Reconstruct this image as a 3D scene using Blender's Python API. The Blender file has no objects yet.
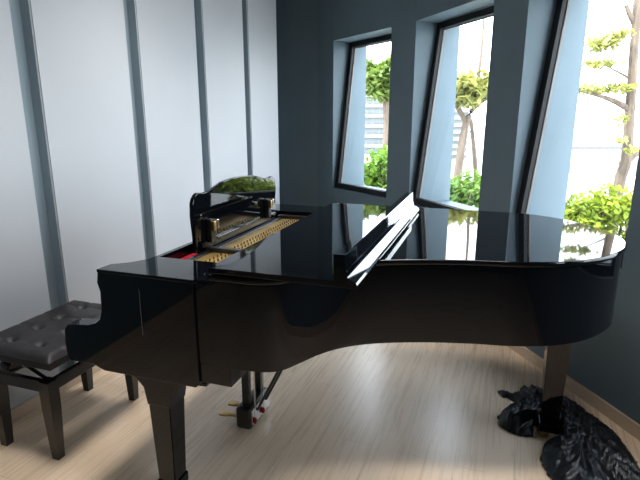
import bpy, bmesh, math, random
from mathutils import Vector, Matrix, noise
random.seed(7)
PI = math.pi
S = bpy.context.scene
C = S.collection
CH = 1.49                                   # eye height of the photographer

# ------------------------------------------------------------------ materials
def mat(name, col, rough=.5, metal=0., coat=0., spec=.5, sheen=0., trans=0.):
    m = bpy.data.materials.new(name); m.use_nodes = True
    b = m.node_tree.nodes['Principled BSDF']
    b.inputs['Base Color'].default_value = (*col, 1)
    b.inputs['Roughness'].default_value = rough
    b.inputs['Metallic'].default_value = metal
    b.inputs['Coat Weight'].default_value = coat
    b.inputs['Coat Roughness'].default_value = .03
    b.inputs['Specular IOR Level'].default_value = spec
    b.inputs['Sheen Weight'].default_value = sheen
    return m

def noisy(m, scale, c1, c2, bump=0., detail=4., stretch=(1, 1, 1), bscale=None):
    nt = m.node_tree; N = nt.nodes; L = nt.links; b = N['Principled BSDF']
    tc = N.new('ShaderNodeTexCoord'); mp = N.new('ShaderNodeMapping')
    mp.inputs['Scale'].default_value = stretch
    nz = N.new('ShaderNodeTexNoise'); nz.inputs['Scale'].default_value = scale; nz.inputs['Detail'].default_value = detail
    cr = N.new('ShaderNodeValToRGB')
    cr.color_ramp.elements[0].color = (*c1, 1); cr.color_ramp.elements[1].color = (*c2, 1)
    cr.color_ramp.elements[0].position = .3; cr.color_ramp.elements[1].position = .7
    L.new(tc.outputs['Object'], mp.inputs['Vector']); L.new(mp.outputs[0], nz.inputs['Vector'])
    L.new(nz.outputs['Fac'], cr.inputs['Fac']); L.new(cr.outputs[0], b.inputs['Base Color'])
    if bump:
        n2 = N.new('ShaderNodeTexNoise'); n2.inputs['Scale'].default_value = bscale or scale; n2.inputs['Detail'].default_value = 3
        L.new(mp.outputs[0], n2.inputs['Vector'])
        bp = N.new('ShaderNodeBump'); bp.inputs['Strength'].default_value = bump; bp.inputs['Distance'].default_value = .002
        L.new(n2.outputs['Fac'], bp.inputs['Height']); L.new(bp.outputs[0], b.inputs['Normal'])
    return m

M = {}
M['wall'] = noisy(mat('slate_blue_paint', (.115, .16, .188), .55, spec=.3), 3, (.108, .152, .178), (.122, .169, .199), .15, bscale=120)
M['panel'] = noisy(mat('pale_panel', (.475, .49, .52), .5, spec=.3), 1.2, (.455, .47, .50), (.49, .505, .535), .1, bscale=60)
M['groove'] = noisy(mat('groove_blue_grey', (.27, .33, .37), .5, spec=.3), 2, (.255, .315, .355), (.285, .345, .385))
M['ceiling'] = noisy(mat('ceiling_paint', (.5, .5, .5), .8), 2, (.48, .48, .48), (.52, .52, .52))
M['lacquer'] = noisy(mat('black_piano_lacquer', (.002, .0026, .004), .03, spec=.34), 1.5, (.0016, .0022, .0034), (.0025, .003, .0046))
M['satin_black'] = noisy(mat('satin_black_wood', (.012, .011, .011), .3), 8, (.010, .010, .010), (.016, .014, .013), stretch=(1, 1, 6))
M['leather'] = noisy(mat('dark_leather', (.03, .028, .03), .4, spec=.3), 9, (.015, .014, .015), (.023, .021, .023), .3, bscale=260)
M['frame'] = noisy(mat('black_aluminium', (.010, .011, .013), .55, spec=.25), 6, (.009, .010, .012), (.013, .014, .016))
M['bead'] = noisy(mat('weathered_bead', (.20, .18, .17), .7, spec=.2), 9, (.17, .155, .145), (.23, .21, .20))
M['gold'] = noisy(mat('gold_cast_plate', (.50, .33, .11), .42, metal=.7), 12, (.42, .27, .085), (.57, .39, .14), .3, bscale=90)
M['brass'] = noisy(mat('brass', (.55, .38, .17), .35, metal=1.), 9, (.48, .33, .14), (.62, .44, .2))
M['steel'] = noisy(mat('steel', (.6, .6, .6), .25, metal=1.), 9, (.55, .55, .56), (.66, .66, .66))
M['felt'] = noisy(mat('red_felt', (.35, .012, .025), .9, spec=.1), 60, (.30, .01, .02), (.42, .016, .03), .4, bscale=300)
M['dark_wood'] = noisy(mat('dark_pinblock', (.02, .014, .01), .5), 12, (.015, .011, .008), (.03, .02, .014), stretch=(1, 8, 1))
M['ivory'] = noisy(mat('white_key', (.78, .76, .70), .25), 4, (.76, .74, .68), (.80, .78, .72))
M['cloth'] = noisy(mat('black_satin_cloth', (.006, .007, .009), .36, spec=.5), 14, (.005, .006, .008), (.008, .009, .012), .3, bscale=200)
M['bark'] = noisy(mat('bark', (.10, .075, .055), .9), 6, (.075, .052, .036), (.14, .105, .08), .6, stretch=(3, 3, .6))
M['concrete'] = noisy(mat('outdoor_paving', (.4, .39, .36), .9), 2, (.36, .35, .32), (.44, .43, .40))
M['facade'] = noisy(mat('white_facade', (.20, .205, .205), .8), .6, (.19, .195, .195), (.21, .215, .215))
M['facade_glass'] = noisy(mat('facade_glazing', (.12, .14, .145), .3), .8, (.11, .13, .135), (.13, .15, .155))
M['tile'] = noisy(mat('pinkish_roof', (.16, .12, .10), .8), 3, (.145, .105, .09), (.175, .13, .11), stretch=(8, 1, 1))

def leafmat(name, c1, c2):
    m = noisy(mat(name, c1, .5, spec=.25), 3.5, c1, c2, detail=2)
    nt = m.node_tree; N = nt.nodes; L = nt.links; b = N['Principled BSDF']
    tr = N.new('ShaderNodeBsdfTranslucent'); mx = N.new('ShaderNodeMixShader'); mx.inputs[0].default_value = .35
    tr.inputs['Color'].default_value = (c2[0]*1.5, c2[1]*1.4, c2[2]*.9, 1)
    L.new(b.outputs[0], mx.inputs[1]); L.new(tr.outputs[0], mx.inputs[2])
    L.new(mx.outputs[0], N['Material Output'].inputs['Surface'])
    return m
M['leaf'] = leafmat('tree_leaf', (.06, .115, .03), (.13, .18, .04))
M['leaf_pale'] = leafmat('pale_tree_leaf', (.14, .17, .05), (.26, .26, .09))
M['leaf_bush'] = leafmat('hedge_leaf', (.05, .12, .022), (.12, .21, .03))
M['leaf_yellow'] = leafmat('sunny_hedge_leaf', (.09, .155, .015), (.24, .30, .03))

def glass():
    m = bpy.data.materials.new('window_glass'); m.use_nodes = True
    nt = m.node_tree; N = nt.nodes; L = nt.links; N.clear()
    o = N.new('ShaderNodeOutputMaterial'); t = N.new('ShaderNodeBsdfTransparent'); g = N.new('ShaderNodeBsdfGlossy')
    t.inputs['Color'].default_value = (.95, .97, .97, 1); g.inputs['Roughness'].default_value = .01
    f = N.new('ShaderNodeFresnel'); f.inputs['IOR'].default_value = 1.4
    x = N.new('ShaderNodeMixShader')
    ge = N.new('ShaderNodeNewGeometry'); iv = N.new('ShaderNodeMath'); iv.operation = 'SUBTRACT'; iv.inputs[0].default_value = 1
    mu = N.new('ShaderNodeMath'); mu.operation = 'MULTIPLY'
    L.new(ge.outputs['Backfacing'], iv.inputs[1]); L.new(iv.outputs[0], mu.inputs[0]); L.new(f.outputs[0], mu.inputs[1])
    L.new(mu.outputs[0], x.inputs[0]); L.new(t.outputs[0], x.inputs[1]); L.new(g.outputs[0], x.inputs[2]); L.new(x.outputs[0], o.inputs['Surface'])
    return m
M['glass'] = glass()

def floor_material():
    m = mat('light_oak_laminate', (.5, .4, .3), .33, spec=.5)
    nt = m.node_tree; N = nt.nodes; L = nt.links; b = N['Principled BSDF']
    tc = N.new('ShaderNodeTexCoord'); mp = N.new('ShaderNodeMapping')
    mp.inputs['Rotation'].default_value = (0, 0, -math.atan2(.934, .358))
    br = N.new('ShaderNodeTexBrick')
    br.inputs['Color1'].default_value = (.82, .63, .46, 1); br.inputs['Color2'].default_value = (.76, .575, .41, 1)
    br.inputs['Mortar'].default_value = (.50, .375, .265, 1)
    br.inputs['Scale'].default_value = 1; br.inputs['Mortar Size'].default_value = .0011; br.inputs['Mortar Smooth'].default_value = .3
    br.inputs['Brick Width'].default_value = 1.22; br.inputs['Row Height'].default_value = .125; br.offset = .37
    mp2 = N.new('ShaderNodeMapping'); mp2.inputs['Scale'].default_value = (1.6, 34, 1)
    nz = N.new('ShaderNodeTexNoise'); nz.inputs['Scale'].default_value = 1.6; nz.inputs['Detail'].default_value = 6; nz.inputs['Distortion'].default_value = .9
    cr = N.new('ShaderNodeValToRGB'); cr.color_ramp.elements[0].position = .3; cr.color_ramp.elements[1].position = .72
    cr.color_ramp.elements[0].color = (.94, .925, .91, 1); cr.color_ramp.elements[1].color = (1.03, 1.03, 1.03, 1)
    mx = N.new('ShaderNodeMix'); mx.data_type = 'RGBA'; mx.blend_type = 'MULTIPLY'; mx.inputs[0].default_value = 1
    L.new(tc.outputs['Object'], mp.inputs['Vector']); L.new(mp.outputs[0], br.inputs['Vector'])
    L.new(mp.outputs[0], mp2.inputs['Vector']); L.new(mp2.outputs[0], nz.inputs['Vector']); L.new(nz.outputs['Fac'], cr.inputs['Fac'])
    L.new(br.outputs['Color'], mx.inputs[6]); L.new(cr.outputs[0], mx.inputs[7]); L.new(mx.outputs[2], b.inputs['Base Color'])
    rr = N.new('ShaderNodeMapRange'); rr.inputs['To Min'].default_value = .22; rr.inputs['To Max'].default_value = .34
    L.new(nz.outputs['Fac'], rr.inputs['Value']); L.new(rr.outputs[0], b.inputs['Roughness'])
    return m
M['floor'] = floor_material()
M['diffuser'] = mat('lit_diffuser', (.8, .8, .8))  # glowing disc of the added, unseen fill lamps
M['diffuser'].node_tree.nodes['Principled BSDF'].inputs['Emission Color'].default_value = (1, .97, .93, 1)
M['diffuser'].node_tree.nodes['Principled BSDF'].inputs['Emission Strength'].default_value = 4
M['oak'] = noisy(mat('oak_baseboard', (.60, .46, .33), .4), 3, (.54, .41, .29), (.65, .51, .37), stretch=(12, 12, 60))

# ------------------------------------------------------------------ mesh helpers
def obj(name, bm, m, parent=None, smooth=False, label=None):
    bmesh.ops.recalc_face_normals(bm, faces=bm.faces)
    me = bpy.data.meshes.new(name); bm.to_mesh(me); bm.free()
    me.materials.append(M[m])
    if smooth:
        me.polygons.foreach_set('use_smooth', [True]*len(me.polygons))
        try: me.set_sharp_from_angle(angle=math.radians(38))
        except Exception: pass
    o = bpy.data.objects.new(name, me); C.objects.link(o)
    if parent: o.parent = parent
    if label: o['label'] = label
    return o

def tag(o, label, cat, group=None, kind=None):
    o['label'] = label; o['category'] = cat
    if group: o['group'] = group
    if kind: o['kind'] = kind
    return o

def struct(name, bm, m, parent=None, smooth=False):
    o = obj(name, bm, m, parent, smooth)
    if not parent: o['kind'] = 'structure'
    return o

def thing(name, label, cat, loc=(0, 0, 0), rz=0, group=None):
    o = bpy.data.objects.new(name, None); C.objects.link(o)
    o.empty_display_size = .1
    o.location = loc; o.rotation_euler = (0, 0, rz)
    return tag(o, label, cat, group)

def prism(bm, pts, z0, z1, axis='z', bevel=0., seg=2):
    """extrude a polygon; axis z: pts=(x,y); axis y: pts=(x,z), extruded y z0..z1; axis x: pts=(y,z)"""
    def mk(p, t):
        if axis == 'z': return (p[0], p[1], t)
        if axis == 'y': return (p[0], t, p[1])
        return (t, p[0], p[1])
    a = [bm.verts.new(mk(p, z0)) for p in pts]; b = [bm.verts.new(mk(p, z1)) for p in pts]
    n = len(pts); fs = [bm.faces.new(a[::-1]), bm.faces.new(b)]
    for i in range(n):
        fs.append(bm.faces.new((a[i], a[(i+1) % n], b[(i+1) % n], b[i])))
    if bevel:
        es = [e for e in set(e for f in fs[:2] for e in f.edges)]
        bmesh.ops.recalc_face_normals(bm, faces=fs)
        bmesh.ops.bevel(bm, geom=es, offset=bevel, segments=seg, affect='EDGES', profile=.5)
    return bm

def box(bm, x0, x1, y0, y1, z0, z1, bevel=0., seg=2, mtx=None):
    r = bmesh.ops.create_cube(bm, size=1)
    vs = r['verts']
    for v in vs:
        v.co = Vector(((x0+x1)/2+v.co.x*(x1-x0), (y0+y1)/2+v.co.y*(y1-y0), (z0+z1)/2+v.co.z*(z1-z0)))
    if mtx: 
        for v in vs: v.co = mtx @ v.co
    if bevel:
        es = list({e for v in vs for e in v.link_edges})
        bmesh.ops.bevel(bm, geom=es, offset=bevel, segments=seg, affect='EDGES', profile=.5)
    return bm

def B(*a, **k): return box(bmesh.new(), *a, **k)
def PR(*a, **k): return prism(bmesh.new(), *a, **k)

def tube(bm, pts, rads, n=10, cap=True):
    pts = [Vector(p) for p in pts]
    rings = []
    for i, p in enumerate(pts):
        d = (pts[min(i+1, len(pts)-1)]-pts[max(i-1, 0)]).normalized()
        up = Vector((0, 0, 1)) if abs(d.z) < .9 else Vector((1, 0, 0))
        a = d.cross(up).normalized(); b = d.cross(a)
        r = rads[i] if isinstance(rads, (list, tuple)) else rads
        rings.append([bm.verts.new(p+(a*math.cos(t)+b*math.sin(t))*r) for t in [2*PI*k/n for k in range(n)]])
    for r0, r1 in zip(rings, rings[1:]):
        for k in range(n): bm.faces.new((r0[k], r0[(k+1) % n], r1[(k+1) % n], r1[k]))
    if cap: bm.faces.new(rings[0][::-1]); bm.faces.new(rings[-1])
    return bm

def lathe(bm, prof, c=(0, 0, 0), axis='z', n=20):
    rings = []
    for r, h in prof:
        ring = []
        for k in range(n):
            t = 2*PI*k/n; a, b = r*math.cos(t), r*math.sin(t)
            q = (a, b, h) if axis == 'z' else ((h, a, b) if axis == 'x' else (a, h, b))
            ring.append(bm.verts.new(Vector(q)+Vector(c)))
        rings.append(ring)
    for r0, r1 in zip(rings, rings[1:]):
        for k in range(n): bm.faces.new((r0[k], r0[(k+1) % n], r1[(k+1) % n], r1[k]))
    bm.faces.new(rings[0][::-1]); bm.faces.new(rings[-1])
    return bm

def frustum(bm, c0, w0, d0, c1, w1, d1, bevel=0.):
    a = [bm.verts.new((c0[0]+sx*w0/2, c0[1]+sy*d0/2, c0[2])) for sx, sy in ((-1, -1), (1, -1), (1, 1), (-1, 1))]
    b = [bm.verts.new((c1[0]+sx*w1/2, c1[1]+sy*d1/2, c1[2])) for sx, sy in ((-1, -1), (1, -1), (1, 1), (-1, 1))]
    fs = [bm.faces.new(a[::-1]), bm.faces.new(b)]+[bm.faces.new((a[i], a[(i+1) % 4], b[(i+1) % 4], b[i])) for i in range(4)]
    if bevel:
        bmesh.ops.recalc_face_normals(bm, faces=fs)
        bmesh.ops.bevel(bm, geom=list({e for f in fs for e in f.edges}), offset=bevel, segments=2, affect='EDGES')
    return bm

def catmull(P, k=8, closed=False):
    out = []; n = len(P)
    rng = range(n) if closed else range(n-1)
    for i in rng:
        g = (lambda j: P[j % n]) if closed else (lambda j: P[max(0, min(n-1, j))])
        p0, p1, p2, p3 = g(i-1), g(i), g(i+1), g(i+2)
        for s in range(k):
            t = s/k
            out.append(tuple(.5*(2*p1[d]+(p2[d]-p0[d])*t+(2*p0[d]-5*p1[d]+4*p2[d]-p3[d])*t*t+(3*p1[d]-p0[d]-3*p2[d]+p3[d])*t**3) for d in range(len(p1))))
    if not closed: out.append(tuple(P[-1]))
    return out

# ------------------------------------------------------------------ the room
L0 = Vector((-1.556, 2.23)); LD = Vector((.358, .934)); LN = Vector((-.934, .358))   # panel faces of the left wall
def lw(t, d): 
    q = L0+LD*t+LN*d; return (q.x, q.y)
WT, ZS, ZT, ZC = .43, .765, 2.283, 3.0
# inner corners of the window wall, a bay that bends towards the viewer: (left, right) of each window
WIN = [(Vector((.139, 5.43)), Vector((.628, 4.66))), (Vector((.793, 4.385)), Vector((1.129, 3.478))),
       (Vector((1.25, 3.214)), Vector((1.480, 2.328))), (Vector((1.545, 2.05)), Vector((1.64, 1.15))),
       (Vector((1.66, .92)), Vector((1.69, .0)))]  # the last two windows are out of view, added to let in more light
def nrm(a, b):
    d = (b-a).normalized(); return Vector((-d.y, d.x))   # outward: away from the room
NR = [nrm(a, b) for a, b in WIN]
SILL = [ZS]*5
K2 = Vector((-.02, 5.62)); K1 = Vector((-.62, 5.70))
HULL = [(-3.75, -2.5), lw(4.0, .3), (0, 6.15), (.62, 5.72), (1.02, 5.0), (1.24, 4.55), (1.57, 3.62), (1.70, 3.32), (1.93, 2.45), (2.15, 1.2), (2.15, -2.5)]
struct('floor', PR(HULL, -.25, 0), 'floor')
struct('ceiling', PR(HULL, ZC, ZC+.25), 'ceiling')

bm = bmesh.new(); prism(bm, [lw(-5.2, .067), lw(3.15, .067), lw(3.15, .3), lw(-5.2, .3)], 0, ZC)
struct('wall_left', bm, 'groove')
PAN = [(-.36, .300), (.405, 1.062), (1.162, 1.793), (1.888, 2.501), (2.585, 3.164)]
bm = bmesh.new(); prism(bm, [lw(-5.2, 0), lw(-.45, 0), lw(-.45, .08), lw(-5.2, .08)], 0, ZC)
struct('wall_left_return', bm, 'wall')
for i, (a, b) in enumerate(PAN):
    bm = bmesh.new(); prism(bm, [lw(a, 0), lw(b, 0), lw(b, .066), lw(a, .066)], .07, ZC)
    es = [e for e in bm.edges if abs(e.verts[0].co.z-e.verts[1].co.z) > 1 and abs((e.verts[0].co.xy-L0)@LN) < .01]
    bmesh.ops.bevel(bm, geom=es, offset=.007, segments=3, affect='EDGES')
    o = struct('trim_%d' % (i+1), bm, 'panel')
    o.data.materials.append(M['groove'])
    for f in o.data.polygons:            # the edges of a panel carry the paint of the grooves
        if abs(Vector(f.normal.xy)@LD) > .8: f.material_index = 1
bm = bmesh.new(); prism(bm, [lw(-5.2, -.008), lw(3.2, -.008), lw(3.2, .08), lw(-5.2, .08)], 0, .07)
struct('baseboard_left', bm, 'oak')

# window wall: sill and lintel under and over every window, piers between, one mesh
bm = bmesh.new()
for i, ((a, b), n) in enumerate(zip(WIN, NR)):
    q = [tuple(a), tuple(b), tuple(b+n*WT), tuple(a+n*WT)]
    prism(bm, q, 0, SILL[i]); prism(bm, q, ZT, ZC)
    if i+1 < len(WIN):
        c = WIN[i+1][0]; n2 = NR[i+1]
        prism(bm, [tuple(b), tuple(c), tuple(c+n2*WT), tuple(b+n*WT)], 0, ZC)
a, n = WIN[0][0], NR[0]
prism(bm, [tuple(K2), tuple(a), tuple(a+n*WT), tuple(K2+Vector((.25, .5)))], 0, ZC)
prism(bm, [tuple(K1-Vector((.3, -.05))), tuple(K2), tuple(K2+Vector((.25, .5))), tuple(K1+Vector((-.3, .5)))], 0, ZC)
b, n = WIN[-1][1], NR[-1]
prism(bm, [tuple(b), (1.69, -1.5), (2.12, -1.5), tuple(b+n*WT)], 0, ZC)
prism(bm, [lw(3.12, .12), tuple(K1-Vector((.02, -.1))), tuple(K1-Vector((.35, -.1))), lw(3.0, .5)], 0, ZC)
struct('wall_right', bm, 'wall')
struct('wall_back', PR([(-3.6, -1.5), (2.15, -1.5), (2.15, -1.75), (-3.6, -1.75)], 0, ZC), 'wall')
bm = bmesh.new()
line = [K1-Vector((.0, 0)), K2]+[p for w in WIN for p in w]+[Vector((1.69, -1.5))]
for a, b in zip(line, line[1:]):
    n = nrm(a, b)
    prism(bm, [tuple(a-n*.014), tuple(b-n*.014), tuple(b), tuple(a)], 0, .07)
struct('baseboard_right', bm, 'oak')

# windows: frames tilted outwards at the head
D0, D1 = .03, .205
def window(i):
    (a, b), n = WIN[i], NR[i]; ZS = SILL[i]
    d = b-a; w = d.length
    TL = math.hypot(ZT-ZS, D1-D0); TA = math.atan2(D1-D0, ZT-ZS)
    r = bpy.data.objects.new('window_%d' % (i+1), None); C.objects.link(r); r['kind'] = 'structure'
    r.location = (a.x, a.y, ZS); r.rotation_euler = (0, 0, math.atan2(d.y, d.x))
    rot = Matrix.Translation((0, D0, 0)) @ Matrix.Rotation(-TA, 4, 'X')
    def ring(x0, x1, z0, z1, t, y0, y1):
        bm = bmesh.new()
        for q in ((x0, x0+t, y0, y1, z0, z1), (x1-t, x1, y0, y1, z0, z1), (x0+t, x1-t, y0, y1, z0, z0+t), (x0+t, x1-t, y0, y1, z1-t, z1)):
            box(bm, *q, bevel=.003, mtx=rot)
        return bm
    obj('frame', ring(0, w, .004, TL-.004, .052, 0, .034), 'frame', r)
    obj('bead', ring(.042, w-.042, .046, TL-.046, .016, .034, .05), 'bead', r, label='pale outer glazing bead')
    bm = bmesh.new(); box(bm, .048, w-.048, .038, .044, .05, TL-.05, mtx=rot)
    obj('pane', bm, 'glass', r)
    # sky portal just outside the pane (a sampling guide, gives no light of its own)
    l = bpy.data.lights.new('sky_portal', 'AREA'); l.shape = 'RECTANGLE'; l.size = w; l.size_y = ZT-ZS
    l.cycles.is_portal = True
    p = bpy.data.objects.new('sky_portal', l); C.objects.link(p)
    m = (a+b)/2+n*(WT+.01)
    p.location = (m.x, m.y, (ZS+ZT)/2)
    p.rotation_euler = Vector((-n.x, -n.y, 0)).to_track_quat('-Z', 'Y').to_euler()
for i in range(len(WIN)): window(i)

# ------------------------------------------------------------------ the grand piano
phi = math.radians(18.6)
PO = (-.79575, 1.7079, 0)
def l2w(a, b, z=0): return Vector((PO[0]+a*math.cos(phi)+b*math.sin(phi), PO[1]-a*math.sin(phi)+b*math.cos(phi), z))
piano = thing('grand_piano', 'glossy black baby grand piano with folded lid flap in front of the slanted windows', 'piano', PO, -phi)
PW = 1.5; ZR0, ZR1 = .665, .97
bent = [(.46, 0), (.56, 0), (.635, .008), (.69, .04), (.728, .105), (.775, .195), (.845, .278), (.958, .352), (1.13, .418), (1.30, .462), (1.44, .488), (1.575, .538), (1.685, .615), (1.772, .72),
        (1.835, .84), (1.86, .97), (1.845, 1.09), (1.79, 1.225), (1.69, 1.37), (1.56, 1.462), (1.40, 1.497)]
curve = catmull(bent, 5)
outline = curve+[(1.1, PW), (.46, PW)]
def offset_line(P, d):
    out = []
    for i, p in enumerate(P):
        a = Vector(P[max(0, i-1)]); b = Vector(P[min(len(P)-1, i+1)])
        t = (b-a).normalized(); out.append((p[0]-t.y*d, p[1]+t.x*d))
    return out
inner = offset_line(outline, .055)
bm = bmesh.new()
lo = [bm.verts.new((*p, ZR0)) for p in outline]; hi = [bm.verts.new((*p, ZR1)) for p in outline]
li = [bm.verts.new((*p, ZR0)) for p in inner]; h2 = [bm.verts.new((*p, ZR1)) for p in inner]
for i in range(len(outline)-1):
    for A, Bq in ((lo, hi), (hi, h2), (h2, li), (li, lo)):
        bm.faces.new((A[i], A[i+1], Bq[i+1], Bq[i]))
for i in (0, -1): bm.faces.new((lo[i], hi[i], h2[i], li[i]))
obj('rim', bm, 'lacquer', piano, smooth=True)
# soundboard and gold plate inside the rim
bm = bmesh.new(); prism(bm, offset_line(outline, .05), .70, .72); obj('soundboard', bm, 'dark_wood', piano)
pl_ = [(.30, .21)]+[p for p in offset_line(outline, .075)[22:]]
pl_ = [(.20, .215), (.62, .215)]+[p for p in offset_line(outline, .085) if p[0] > .76][:-2]+[(1.1, 1.41), (.62, 1.285), (.20, 1.285)]
bm = bmesh.new(); prism(bm, pl_, .918, .938, bevel=.003); plate = obj('iron_plate', bm, 'gold', piano)
pin = None
for row in range(2):
    for k in range(34):
        x, y = .268+row*.03, .25+k*.030+row*.012
        if pin is None:
            bm = bmesh.new(); lathe(bm, [(.003, 0), (.003, .011), (.002, .012)], n=6)
            pin = obj('tuning_pin', bm, 'dark_wood', plate); q = pin
        else:
            q = pin.copy(); C.objects.link(q); q.parent = plate
        q.location = (x, y, .937)
# treble and bass cheeks with the scrolled arm
armp = [(-.003, ZR1-.012), (-.010, .918), (0, .885), (-.004, .81), (-.016, .775), (-.038, .757), (-.075, .744), (-.145, .737), (-.175, .732), (-.190, .712), (-.196, .66), (-.193, .60), (-.180, .582), (-.07, .586), (-.045, .575), (-.02, .566), (.378, .568), (.392, .58), (.392, ZR1-.012)]
for s, (v0, v1) in ((0, (-.008, .06)), (1, (PW-.06, PW+.008))):
    bm = bmesh.new(); prism(bm, armp, v0, v1, axis='y', bevel=.003); ch = obj('cheek', bm, 'lacquer', piano)
    poly = [(-.002, 0), (-.002, .06), (.05, .105), (.085, .165), (.085, .205), (.46, .205), (.46, 0)]
    poly = [(-.004, -.0085), (-.002, .06), (.05, .105), (.085, .165), (.085, .205), (.46, .205), (.46, .004), (.405, .004), (.395, -.0085)]
    if s: poly = [(x, PW-y) for x, y in poly]
    inn = [(.01, .055), (.05, .105), (.085, .165), (.085, .205), (.46, .205), (.46, .002), (.38, .002), (.38, .055)]
    if s: inn = [(x, PW-y) for x, y in inn]
    bm = bmesh.new(); prism(bm, inn, ZR0, ZR1-.012); obj('key_block', bm, 'lacquer', piano)
    bm = bmesh.new(); prism(bm, poly, ZR1-.012, ZR1, bevel=.0015); obj('cheek_block', bm, 'lacquer', piano)
bm = bmesh.new(); box(bm, .172, .1732, -.0088, .003, .74, .915); obj('joint_seam', bm, 'steel', piano, label='thin pale vertical seam in the treble cheek')  # thin grey strip drawn as a pale line down the cheek
# keybed and closed fallboard, key slip
obj('keybed', B(-.18, .515, .06, PW-.06, .588, .665, bevel=.003), 'lacquer', piano)
obj('key_block_end', B(.385, .515, .004, .07, .588, ZR0, bevel=.002), 'lacquer', piano)
bm = bmesh.new(); prism(bm, [(.085, .968), (.105, .968), (.105, .76), (-.13, .70), (-.13, .715), (.06, .80), (.085, .90)], .21, PW-.21, axis='y', bevel=.002)
obj('fallboard', bm, 'lacquer', piano)
obj('key_slip', B(-.18, -.155, .06, PW-.06, .665, .70, bevel=.004), 'lacquer', piano)
# inside of the opening
obj('felt_strip', B(.107, .172, .21, .43, .905, .928, bevel=.006), 'felt', piano, label='red felt strip behind the fallboard')
obj('action_rail', B(.172, .20, .21, PW-.21, .88, .945, bevel=.005), 'satin_black', piano)
obj('cross_bar', B(.172, .455, .43, .462, .938, .958, bevel=.004), 'satin_black', piano)
obj('cross_bar', B(.172, .455, 1.215, 1.245, .938, .958, bevel=.004), 'satin_black', piano)
# music desk
top = [(.36, 1.155), (.372, 1.178), (.40, 1.196), (.445, 1.192), (.50, 1.194), (.56, 1.208), (.64, 1.222), (.78, 1.226), (.92, 1.216), (1.0, 1.200), (1.06, 1.186), (1.11, 1.184), (1.15, 1.188), (1.18, 1.178), (1.20, 1.150)]
side = [(1.205, 1.11), (1.195, 1.06), (1.198, .945), (.372, .945), (.368, 1.02), (.358, 1.10)]
bm = bmesh.new(); prism(bm, catmull(top, 4)+side, .150, .168, axis='x', bevel=.003)
bmesh.ops.rotate(bm, verts=bm.verts, cent=(.16, 0, .945), matrix=Matrix.Rotation(math.radians(1), 3, 'Y'))
desk = obj('music_desk', bm, 'lacquer', piano)
obj('desk_stiffener', B(.166, .182, .40, 1.17, .958, .985, bevel=.003), 'lacquer', desk)
for v in (.47, 1.06):
    br = obj('desk_bracket', B(.172, .196, v-.018, v+.018, .975, 1.075, bevel=.003), 'satin_black', desk)
    obj('knob', B(.196, .212, v-.016, v+.002, 1.025, 1.07, bevel=.005), 'brass', br, label='brass bracket knob')
    obj('steel_clip', B(.196, .214, v+.006, v+.022, 1.035, 1.075, bevel=.004), 'steel', br)
bm = bmesh.new(); lathe(bm, [(.006, 0), (.006, .004), (.003, .006)], c=(.165, .42, 1.10), axis='x', n=10); obj('screw', bm, 'steel', desk)
# lid: main leaf and the front flap folded back on it
lid_line = [(p[0]+.0, p[1]) for p in offset_line(outline, -.012)]
lidp = [(.458, -.014)]+[p for p in lid_line if p[0] > .47]+[(.458, PW+.012)]
bm = bmesh.new(); prism(bm, lidp, .976, .997, bevel=.004, seg=3); lid = obj('lid', bm, 'lacquer', piano, smooth=True)
for f in lid.data.polygons:
    if abs(f.normal.z) > .99: f.use_smooth = False
FZ0, FZ1 = 1.003, 1.022
prof = [(.458, FZ0), (.458, FZ1), (.886, FZ1), (.886, 1.102), (.889, 1.105), (.919, 1.105), (.922, 1.102), (.924, 1.056), (.927, 1.053), (.929, 1.036), (.956, 1.021), (.960, 1.014), (.957, FZ0)]
bm = bmesh.new(); prism(bm, prof, -.014, 1.35, axis='y', bevel=.0012); flap = obj('lid_flap', bm, 'lacquer', piano)
bm = bmesh.new(); tube(bm, [(.456, .02, .9985), (.456, PW-.02, .9985)], .0035, 8); obj('lid_hinge', bm, 'brass', piano)
for v in (.2, .75, 1.3):
    bm = bmesh.new(); lathe(bm, [(.009, .9965), (.009, 1.0035)], c=(.72, v, 0), n=12); obj('rubber_bumper', bm, 'satin_black', flap)
# legs
def piano_leg(u, v, ztop):
    bm = bmesh.new()
    k = 1 if ztop < .6 else .86; q = 1 if ztop < .6 else 1.0
    frustum(bm, (u, v, .055), .076*q, .076*q, (u, v, ztop-.02), .104*q, .104*q, bevel=.004)
    frustum(bm, (u, v, ztop-.02), .112*q, .112*q, (u, v, ztop), .112*q, .112*q, bevel=.003)
    lg = obj('leg', bm, 'lacquer', piano)
    obj('leg_collar', B(u-.045, u+.045, v-.045, v+.045, .045, .088, bevel=.006), 'lacquer', lg)
    bm = bmesh.new(); lathe(bm, [(.018, -.012), (.024, -.008), (.024, .008), (.018, .012)], c=(u-.02, v, .0245), axis='y', n=18)
    box(bm, u-.03, u+.012, v-.017, v+.017, .036, .062)
    obj('caster', bm, 'brass', lg, label='small brass caster')
    return lg
piano_leg(.180, .085, .565); piano_leg(.180, PW-.085, .565)
t = piano_leg(1.668, .985, ZR0+.0)
# scalloped plate carrying the front legs
for v in (.085, PW-.085):
    base = [(.0, .568), (.40, .568), (.395, .552), (.33, .547), (.275, .53), (.243, .49), (.231, .43), (.130, .43), (.118, .50), (.09, .53), (.05, .55)]
    bm = bmesh.new(); prism(bm, base, v-.0525, v+.0525, axis='y', bevel=.004); obj('leg_bracket', bm, 'lacquer', piano)
obj('tail_beam', B(1.56, 1.78, .80, 1.2, ZR0-.012, ZR0+.04, bevel=.004), 'lacquer', piano)
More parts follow.
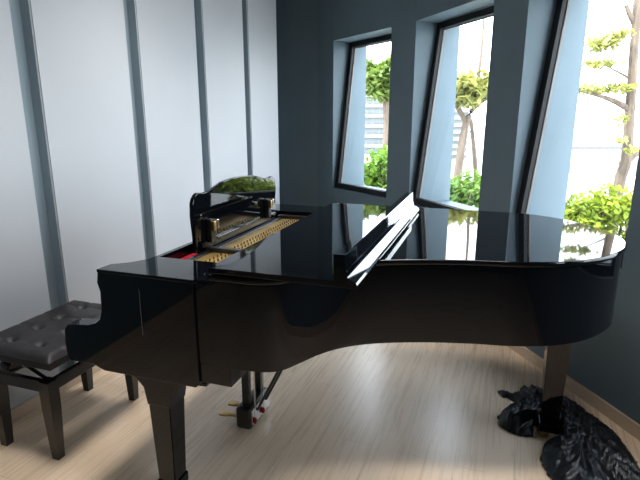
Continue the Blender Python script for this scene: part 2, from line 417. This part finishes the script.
# pedal lyre
lyre = obj('lyre_box', B(.222, .305, .535, .765, .018, .135, bevel=.018, seg=3), 'satin_black', piano, smooth=True)
for v in (.585, .715):
    obj('lyre_post', B(.245, .283, v-.016, v+.016, .13, .59, bevel=.004), 'satin_black', lyre)
for v in (.562, .655):
    bm = bmesh.new(); prism(bm, [(.30, v-.008), (.19, v-.009), (.165, v-.020), (.130, v-.021), (.118, v), (.130, v+.021), (.165, v+.020), (.19, v+.009), (.30, v+.008)], .066, .076, bevel=.003)
    obj('pedal', bm, 'brass', lyre, smooth=True, label='brass foot pedal')
    bm = bmesh.new(); lathe(bm, [(.005, 0), (.008, .008), (.008, .026), (.005, .032)], c=(.316, v, .05), n=12); obj('pedal_bushing', bm, 'felt', lyre, label='red felt pedal bushing')
    bm = bmesh.new(); tube(bm, [(.318, v, .085), (.322, v, .60)], .004, 8); obj('pedal_rod', bm, 'steel', lyre)
obj('lyre_plate', B(.304, .309, .548, .752, .04, .125, bevel=.002), 'steel', lyre)
for v in (.60, .70):
    bm = bmesh.new(); tube(bm, [(.312, v, .10), (.60, v-.02, .668)], .0065, 8); obj('lyre_brace', bm, 'satin_black', lyre)
obj('lyre_block', B(.22, .31, .56, .74, .565, .60, bevel=.003), 'satin_black', lyre)
obj('belly_beam', B(.52, .66, .2, 1.3, .66, .70), 'satin_black', piano)

# ------------------------------------------------------------------ the bench
bx, by = -.605, .365
bpos = l2w(bx, by)
bench = thing('piano_bench', 'black tufted leather piano bench with square tapered legs beside the paneled wall', 'bench', bpos, -phi)
HX, HY = .232, .305
# tufted cushion
NX, NY = 40, 60
btn = [(sx, sy) for sx in (-.085, .085) for sy in (-.21, -.07, .07, .21)]
bm = bmesh.new(); grid = []
for j in range(NY+1):
    row = []
    for i in range(NX+1):
        x = -HX+2*HX*i/NX; y = -HY+2*HY*j/NY
        e = min(HX-abs(x), HY-abs(y))
        z = .530-.030*max(0, 1-e/.045)**2.2
        for px, py in btn:
            r2 = math.hypot(x-px, y-py)
            z -= .025*math.exp(-(r2/.019)**2)+.008*math.exp(-(r2/.05)**2)
        # soft pleats running between the buttons
        z -= .0035*math.exp(-((abs(x)-.085)/.010)**2)+.0035*sum(math.exp(-((y-q)/.010)**2) for q in (-.21, -.07, .07, .21))
        row.append(bm.verts.new((x, y, z)))
    grid.append(row)
for j in range(NY):
    for i in range(NX): bm.faces.new((grid[j][i], grid[j][i+1], grid[j+1][i+1], grid[j+1][i]))
ring = [grid[0][i] for i in range(NX+1)]+[grid[j][NX] for j in range(1, NY+1)]+[grid[NY][i] for i in range(NX-1, -1, -1)]+[grid[j][0] for j in range(NY-1, 0, -1)]
low = [bm.verts.new((v.co.x, v.co.y, .472)) for v in ring]; n = len(ring)
for i in range(n): bm.faces.new((ring[i], ring[(i+1) % n], low[(i+1) % n], low[i]))
bm.faces.new(low[::-1])
seat = obj('seat', bm, 'leather', bench, smooth=True)
for px, py in btn:
    bm = bmesh.new(); lathe(bm, [(.009, 0), (.009, .004), (.006, .007), (.001, .008)], c=(px, py, .490), n=12); obj('button', bm, 'frame', seat, smooth=True)
obj('seat_board', B(-HX+.01, HX-.01, -HY+.01, HY-.01, .460, .4725, bevel=.003), 'satin_black', bench)
ax, ay = .155, .256
obj('apron', B(-ax, ax, -ay-.014, -ay+.010, .328, .384, bevel=.003), 'satin_black', bench)
obj('apron', B(-ax, ax, ay-.010, ay+.014, .328, .384, bevel=.003), 'satin_black', bench)
obj('apron', B(-ax-.014, -ax+.010, -ay, ay, .328, .384, bevel=.003), 'satin_black', bench)
obj('apron', B(ax-.010, ax+.014, -ay, ay, .328, .384, bevel=.003), 'satin_black', bench)
for sx in (-1, 1):
    for sy in (-1, 1):
        bm = bmesh.new()
        frustum(bm, (sx*ax, sy*ay, 0), .036, .036, (sx*ax, sy*ay, .25), .054, .054)
        frustum(bm, (sx*ax, sy*ay, .25), .054, .054, (sx*ax, sy*ay, .386), .056, .056)
        obj('leg', bm, 'satin_black', bench)
for sy in (-1, 1):
    y = sy*.215
    for s2 in (-1, 1):
        bm = bmesh.new(); tube(bm, [(-.12*s2, y+s2*.006, .362), (.12*s2, y+s2*.006, .464)], .008, 8); obj('scissor_arm', bm, 'frame', bench)
    
bm = bmesh.new(); tube(bm, [(.0, -.24, .42), (.0, .24, .42)], .006, 8); obj('spindle', bm, 'steel', bench)
for sy in (-1, 1):
    bm = bmesh.new(); lathe(bm, [(.008, 0), (.008, .03*sy), (.024, .032*sy), (.026, .045*sy), (.022, .056*sy), (.006, .06*sy)], c=(-.07, sy*.225, .425), axis='y', n=18)
    obj('adjusting_knob', bm, 'satin_black', bench, smooth=True)

# ------------------------------------------------------------------ the black cloth on the floor
lob1 = [(.905, 2.155), (.895, 2.21), (.945, 2.30), (1.01, 2.36), (1.055, 2.40), (1.0, 2.47), (1.01, 2.515), (1.06, 2.475), (1.11, 2.49), (1.15, 2.55), (1.21, 2.53), (1.30, 2.49), (1.36, 2.38), (1.385, 2.30),
        (1.41, 2.20), (1.44, 2.10), (1.43, 2.0), (1.40, 1.86), (1.385, 1.70), (1.22, 1.62), (1.05, 1.68), (.985, 1.80), (.985, 1.90), (1.015, 1.985), (1.06, 2.045), (1.075, 2.085), (1.03, 2.095), (.97, 2.10)]
CP = catmull(lob1, 4, closed=True)
def inside(x, y):
    c = False; n = len(CP)
    for i in range(n):
        x0, y0 = CP[i]; x1, y1 = CP[(i+1) % n]
        if (y0 > y) != (y1 > y) and x < (x1-x0)*(y-y0)/(y1-y0)+x0: c = not c
    return c
def edge_dist(x, y):
    d = 9; n = len(CP)
    for i in range(n):
        ax_, ay_ = CP[i]; bx_, by_ = CP[(i+1) % n]
        ux, uy = bx_-ax_, by_-ay_; l = ux*ux+uy*uy
        t = max(0, min(1, ((x-ax_)*ux+(y-ay_)*uy)/l)) if l else 0
        d = min(d, math.hypot(x-ax_-t*ux, y-ay_-t*uy))
    return d
tl = l2w(1.668, .985)
co, si = math.cos(phi), math.sin(phi)
def cloth_h(x, y):
    e = edge_dist(x, y)
    w1 = noise.noise((x*3.1, y*3.1, 1.7)); w2 = noise.noise((x*3.1, y*3.1, 9.2))
    ang = math.atan2(y-tl.y+.25*w1, x-tl.x+.25*w2); rad = math.hypot(x-tl.x, y-tl.y)
    f1 = 1-(abs(noise.noise((ang*6.5+w1*.9, rad*1.6, 3.1)))*2.2)**.7
    f2 = 1-(abs(noise.noise((ang*15+w2*1.8, rad*4.5, 5.5)))*2.2)**.75
    f3 = 1-abs(noise.noise((x*24+w1*5, y*24+w2*5, 2.5)))*2.2
    fold = .040*f1+.026*f2+.008*f3
    m = 1-math.exp(-max(0, e)/.055)
    return max(.006, .006+m*(.036+fold)+.022*m*math.exp(-((x-1.2)**2+(y-1.85)**2)/.05)+.02*m*math.exp(-((x-1.0)**2+(y-2.25)**2)/.02))
STEP = .007
bm = bmesh.new(); V = {}
x0, x1, y0, y1 = .86, 1.47, 1.58, 2.58
nx, ny = int((x1-x0)/STEP), int((y1-y0)/STEP)
for j in range(ny+1):
    for i in range(nx+1):
        x, y = x0+i*STEP, y0+j*STEP
        dx, dy = x-tl.x, y-tl.y
        lu, lv = dx*co-dy*si, dx*si+dy*co
        if abs(lu) < .06 and abs(lv) < .06: continue
        if inside(x+.012*noise.noise((x*28, y*28, 4)), y+.012*noise.noise((x*28, y*28, 8))):
            jx = .004*noise.noise((x*40, y*40, 0)); jy = .004*noise.noise((x*40, y*40, 7))
            V[i, j] = bm.verts.new((x+jx, y+jy, cloth_h(x, y)))
for j in range(ny):
    for i in range(nx):
        k = [(i, j), (i+1, j), (i+1, j+1), (i, j+1)]
        if all(q in V for q in k): bm.faces.new([V[q] for q in k])
bmesh.ops.delete(bm, geom=[v for v in bm.verts if not v.link_faces], context='VERTS')
# edges come down to the floor
be = [e for e in bm.edges if len(e.link_faces) == 1]
r = bmesh.ops.extrude_edge_only(bm, edges=be)
for v in [g for g in r['geom'] if isinstance(g, bmesh.types.BMVert)]: v.co.z = .002
cl = obj('cloth_cover', bm, 'cloth', None, smooth=False)
cl.data.polygons.foreach_set('use_smooth', [True]*len(cl.data.polygons))
tag(cl, 'crumpled black satin cloth heaped on the floor around the tail leg', 'cloth')

# ------------------------------------------------------------------ outside
def at(u, v, Y):      # a pixel of the reference frame seen at a ground distance Y
    p = math.atan2(120, 495)
    a = (u-320)/495; b = -(v-240)/495
    fy = math.cos(p)+b*math.sin(p); fz = -math.sin(p)+b*math.cos(p)
    return Vector((a/fy*Y, Y, CH+fz/fy*Y))
GZ = -.9
struct('ground', PR([(-30, 6.6), (2.6, 6.4), (2.75, -3), (60, -3), (60, 90), (-30, 90)], GZ-.3, GZ), 'concrete')

def leaves(name, clusters, count, size, m, parent, seed=1):
    rnd = random.Random(seed); bm = bmesh.new()
    tot = sum(r[0]*r[1]*r[2] for _, r in clusters)
    for c, r in clusters:
        k = max(8, int(count*r[0]*r[1]*r[2]/tot))
        for _ in range(k):
            while True:
                q = Vector((rnd.uniform(-1, 1), rnd.uniform(-1, 1), rnd.uniform(-1, 1)))
                if q.length < 1: break
            q = q*(.55+.45*rnd.random())
            p = Vector(c)+Vector((q.x*r[0], q.y*r[1], q.z*r[2]))
            s = size*rnd.uniform(.6, 1.3)
            R = Matrix.Rotation(rnd.uniform(0, 2*PI), 3, 'Z') @ Matrix.Rotation(rnd.uniform(-1.0, 1.0), 3, 'X') @ Matrix.Rotation(rnd.uniform(-.8, .8), 3, 'Y')
            L = [Vector(t) for t in ((0, -1, 0), (.42, -.35, .08), (.38, .35, .08), (0, 1, -.06), (-.38, .35, .08), (-.42, -.35, .08))]
            vs = [bm.verts.new(p+R @ (t*s)) for t in L]
            bm.faces.new((vs[0], vs[1], vs[2], vs[3])); bm.faces.new((vs[0], vs[3], vs[4], vs[5]))
    me = bpy.data.meshes.new(name); bm.to_mesh(me); bm.free(); me.materials.append(M[m])
    o = bpy.data.objects.new(name, me); C.objects.link(o); o.parent = parent
    return o

def tree(label, base, limbs, clusters, count, size, lm, seed, group=None):
    t = thing('tree', label, 'tree', base, 0, group)
    bm = bmesh.new()
    for pts, r in limbs:
        pts = catmull([tuple(Vector(p)-Vector(base)) for p in pts], 4)
        n = len(pts); tube(bm, pts, [r[0]+(r[1]-r[0])*i/(n-1) for i in range(n)], 8)
    obj('trunk', bm, 'bark', t, smooth=True)
    leaves('foliage', [(Vector(c)-Vector(base), r) for c, r in clusters], count, size, lm, t, seed)
    return t

# tree in the big window
Y = 6.2
q = at(622, 185, Y); b0 = (q.x-.05, Y, GZ)
tree('slender tree with a long bare side branch seen through the biggest window', b0,
     [([b0, at(618, 190, Y), at(626, 160, Y), at(630, 110, Y), at(634, 50, Y), at(640, -30, Y)], (.075, .045)),
      ([at(630, 110, Y), at(618, 103, Y), at(600, 96, Y), at(575, 90, Y)], (.045, .012)),
      ([at(633, 80, Y), at(618, 72, Y), at(606, 66, Y)], (.02, .006)),
      ([at(636, 25, Y), at(630, 15, Y), at(626, 5, Y)], (.04, .02)),
      ([at(622, 165, Y+.1), at(640, 150, Y+.2), at(655, 140, Y+.2)], (.05, .03))],
     [(at(604, 44, Y), (.22, .3, .10)), (at(615, 36, Y), (.18, .3, .07)), (at(598, 64, Y), (.30, .25, .05)), (at(590, 90, Y), (.28, .25, .06)), (at(618, 88, Y), (.25, .25, .07)),
      (at(622, 118, Y-.2), (.10, .1, .12)), (at(620, 140, Y-.2), (.12, .1, .06)), (at(630, 150, Y-.2), (.12, .1, .06))], 620, .05, 'leaf_pale', 3)
# tree in the middle window
Y = 8.5
q = at(456, 185, Y); b1 = (q.x, Y, GZ)
tree('forked tree with pale bark seen through the middle window', b1,
     [([b1, at(457, 185, Y), at(461, 150, Y), at(466, 122, Y)], (.085, .06)),
      ([at(466, 122, Y), at(458, 108, Y), at(450, 92, Y), at(440, 80, Y)], (.05, .02)),
      ([at(466, 122, Y), at(474, 108, Y), at(488, 98, Y), at(505, 92, Y)], (.05, .02)),
      ([at(474, 108, Y), at(478, 80, Y), at(482, 45, Y), at(484, 10, Y)], (.035, .018)),
      ([at(477, 190, Y+.4), at(474, 150, Y+.4), at(471, 120, Y+.2)], (.045, .035))],
     [(at(452, 84, Y), (.55, .5, .22)), (at(474, 90, Y), (.5, .5, .22)), (at(492, 84, Y), (.4, .4, .25)), (at(462, 100, Y), (.5, .4, .15)), (at(440, 92, Y), (.5, .4, .2))], 1100, .085, 'leaf_pale', 5)
# tree in the far window
Y = 11.
q = at(388, 150, Y); b2 = (q.x, Y, GZ)
tree('leafy green tree seen through the narrow far window', b2,
     [([b2, at(388, 130, Y), at(386, 100, Y), at(384, 70, Y)], (.14, .05)), ([at(386, 100, Y), at(376, 80, Y), at(370, 72, Y)], (.06, .02))],
     [(at(376, 80, Y), (.42, .6, .36)), (at(390, 76, Y), (.5, .6, .42)), (at(368, 70, Y), (.3, .4, .25)), (at(384, 94, Y), (.45, .5, .2))], 1500, .09, 'leaf', 8)

def hedge(label, spots, Y, r, n, size, lm, seed):
    P = [at(u, v, Y+dy) for u, v, dy in spots]; b = P[len(P)//2]
    t = thing('hedge', label, 'hedge', (b.x, b.y, GZ), 0)
    rnd = random.Random(seed); bm = bmesh.new(); cl_ = []
    for p in P:
        q = Vector((p.x-b.x, p.y-b.y, p.z-GZ)); h = q.z
        for k in range(3):
            a = rnd.uniform(0, 2*PI)
            tube(bm, [(q.x, q.y, 0), (q.x+math.cos(a)*r*.3, q.y+math.sin(a)*r*.3, h*.6), (q.x+math.cos(a)*r*.6, q.y+math.sin(a)*r*.6, h)], [.03, .02, .008], 6)
        cl_.append((q-Vector((0, 0, .1)), (r, r, r*.8)))
        for k in range(4):
            a = rnd.uniform(0, 2*PI); cl_.append((q+Vector((math.cos(a)*r*.6, math.sin(a)*r*.6, rnd.uniform(-.6, .35)*r)), (r*.5, r*.5, r*.42)))
        cl_.append((q-Vector((0, 0, h*.5)), (r*.95, r*.95, h*.45)))
    obj('stem', bm, 'bark', t)
    leaves('foliage', cl_, n, size, lm, t, seed)
hedge('bright yellow-green hedge below the slender tree in the biggest window', [(566, 206, .1), (590, 202, 0), (616, 200, -.1), (646, 204, -.3)], 5.9, .36, 5200, .05, 'leaf_yellow', 11)
hedge('green hedge at the foot of the forked tree in the middle window', [(448, 194, 0), (464, 190, 0), (484, 186, .1)], 7.3, .36, 3400, .06, 'leaf_bush', 14)
hedge('tall green hedge in the lower part of the narrow far window', [(366, 172, .2), (382, 164, 0), (396, 166, -.2)], 9.2, .52, 3400, .075, 'leaf_bush', 16)

def building(label, u0, u1, vtop, Y, depth, floors, cols, low=False):
    a = at(u0, vtop, Y); b = at(u1, vtop, Y); w = b.x-a.x; h = a.z-GZ
    t = thing('building', label, 'building', ((a.x+b.x)/2, Y+depth/2, GZ), 0)
    obj('wall', B(-w/2, w/2, -depth/2, depth/2, 0, h), 'facade', t)
    fh = h/floors
    for f in range(floors):
        for c in range(cols):
            x = -w/2+w*(c+.5)/cols
            obj('window', B(x-w/cols*.3, x+w/cols*.3, -depth/2-.05, -depth/2+.05, f*fh+fh*.3, f*fh+fh*.75), 'facade_glass', t)
        obj('ledge', B(-w/2-.1, w/2+.1, -depth/2-.25, -depth/2, f*fh-.05 if f else 0, f*fh+.15), 'facade', t)
    if low:
        bm = bmesh.new(); prism(bm, [(-depth/2-.4, h), (depth/2+.4, h), (0, h+1.0)], -w/2-.3, w/2+.3, axis='x'); obj('roof', bm, 'tile', t, label='pinkish pitched roof')
    else:
        obj('parapet', B(-w/2-.15, w/2+.15, -depth/2-.15, depth/2+.15, h, h+.3), 'facade', t)
    return t
building('white apartment block with small windows seen through the far window', 360, 408, 86, 34, 10, 7, 7)
building('white louvered block seen behind the forked tree', 444, 470, 104, 30, 8, 8, 1)
building('low white house with pinkish roof seen through the biggest window', 588, 650, 176, 22, 6, 1, 3, low=True)
building('long pale building with a flat roof behind the low house', 545, 660, 146, 40, 10, 3, 10)

# ------------------------------------------------------------------ light
w = bpy.data.worlds.new('daylight'); S.world = w; w.use_nodes = True
nt = w.node_tree; N = nt.nodes; L = nt.links
bg = N['Background']
tc = N.new('ShaderNodeTexCoord'); sp = N.new('ShaderNodeSeparateXYZ'); cr = N.new('ShaderNodeValToRGB')
cr.color_ramp.elements[0].position = 0.; cr.color_ramp.elements[0].color = (.90, .95, 1, 1)
cr.color_ramp.elements[1].position = .9; cr.color_ramp.elements[1].color = (.72, .83, 1, 1)
L.new(tc.outputs['Generated'], sp.inputs[0]); L.new(sp.outputs['Z'], cr.inputs['Fac']); L.new(cr.outputs[0], bg.inputs['Color'])
bg.inputs['Strength'].default_value = 8.5
sun = bpy.data.lights.new('sun', 'SUN'); sun.energy = 9; sun.angle = math.radians(2); sun.color = (1, .95, .86)
so = bpy.data.objects.new('sun', sun); C.objects.link(so)
so.rotation_euler = Vector((.5, .45, -.9)).to_track_quat('-Z', 'Y').to_euler()

for k, (x, y) in enumerate([(-.95, 1.75), (.0, 1.25), (.85, 1.2), (-.7, 2.9), (.6, 2.3)]):  # unseen fill lamps under the ceiling, added to brighten the floor
    lt = thing('ceiling_light', 'round recessed ceiling downlight %s' % ('over the bench', 'in front of the piano', 'in front of the piano tail', 'behind the music desk', 'over the piano lid')[k].strip(), 'ceiling light', (x, y, ZC), 0, 'ceiling downlights')
    bm = bmesh.new(); lathe(bm, [(.25, 0), (.25, -.006), (.225, -.008), (.22, 0)], n=36); obj('trim_ring', bm, 'bead', lt)
    bm = bmesh.new(); lathe(bm, [(.222, -.001), (.222, -.004)], n=36); obj('diffuser', bm, 'diffuser', lt)
    l = bpy.data.lights.new('downlight', 'SPOT'); l.energy = 85; l.spot_size = math.radians(92); l.spot_blend = 1; l.shadow_soft_size = .22; l.color = (1, .97, .93)
    o = bpy.data.objects.new('downlight', l); C.objects.link(o); o.location = (x, y, ZC-.03)
# ------------------------------------------------------------------ camera
cam = bpy.data.cameras.new('camera'); co_ = bpy.data.objects.new('camera', cam); C.objects.link(co_)
cam.sensor_width = 36; cam.lens = 495/640*36; cam.clip_start = .02; cam.clip_end = 300
co_.location = (0, 0, CH); co_.rotation_euler = (PI/2-math.atan2(120, 495), 0, 0)
S.camera = co_
vs = S.view_settings
vs.view_transform = 'Standard'; vs.look = 'None'; vs.gamma = 1; vs.use_curve_mapping = False; vs.exposure = .32
S.cycles.max_bounces = 16; S.cycles.diffuse_bounces = 8; S.cycles.transparent_max_bounces = 16; S.cycles.glossy_bounces = 8
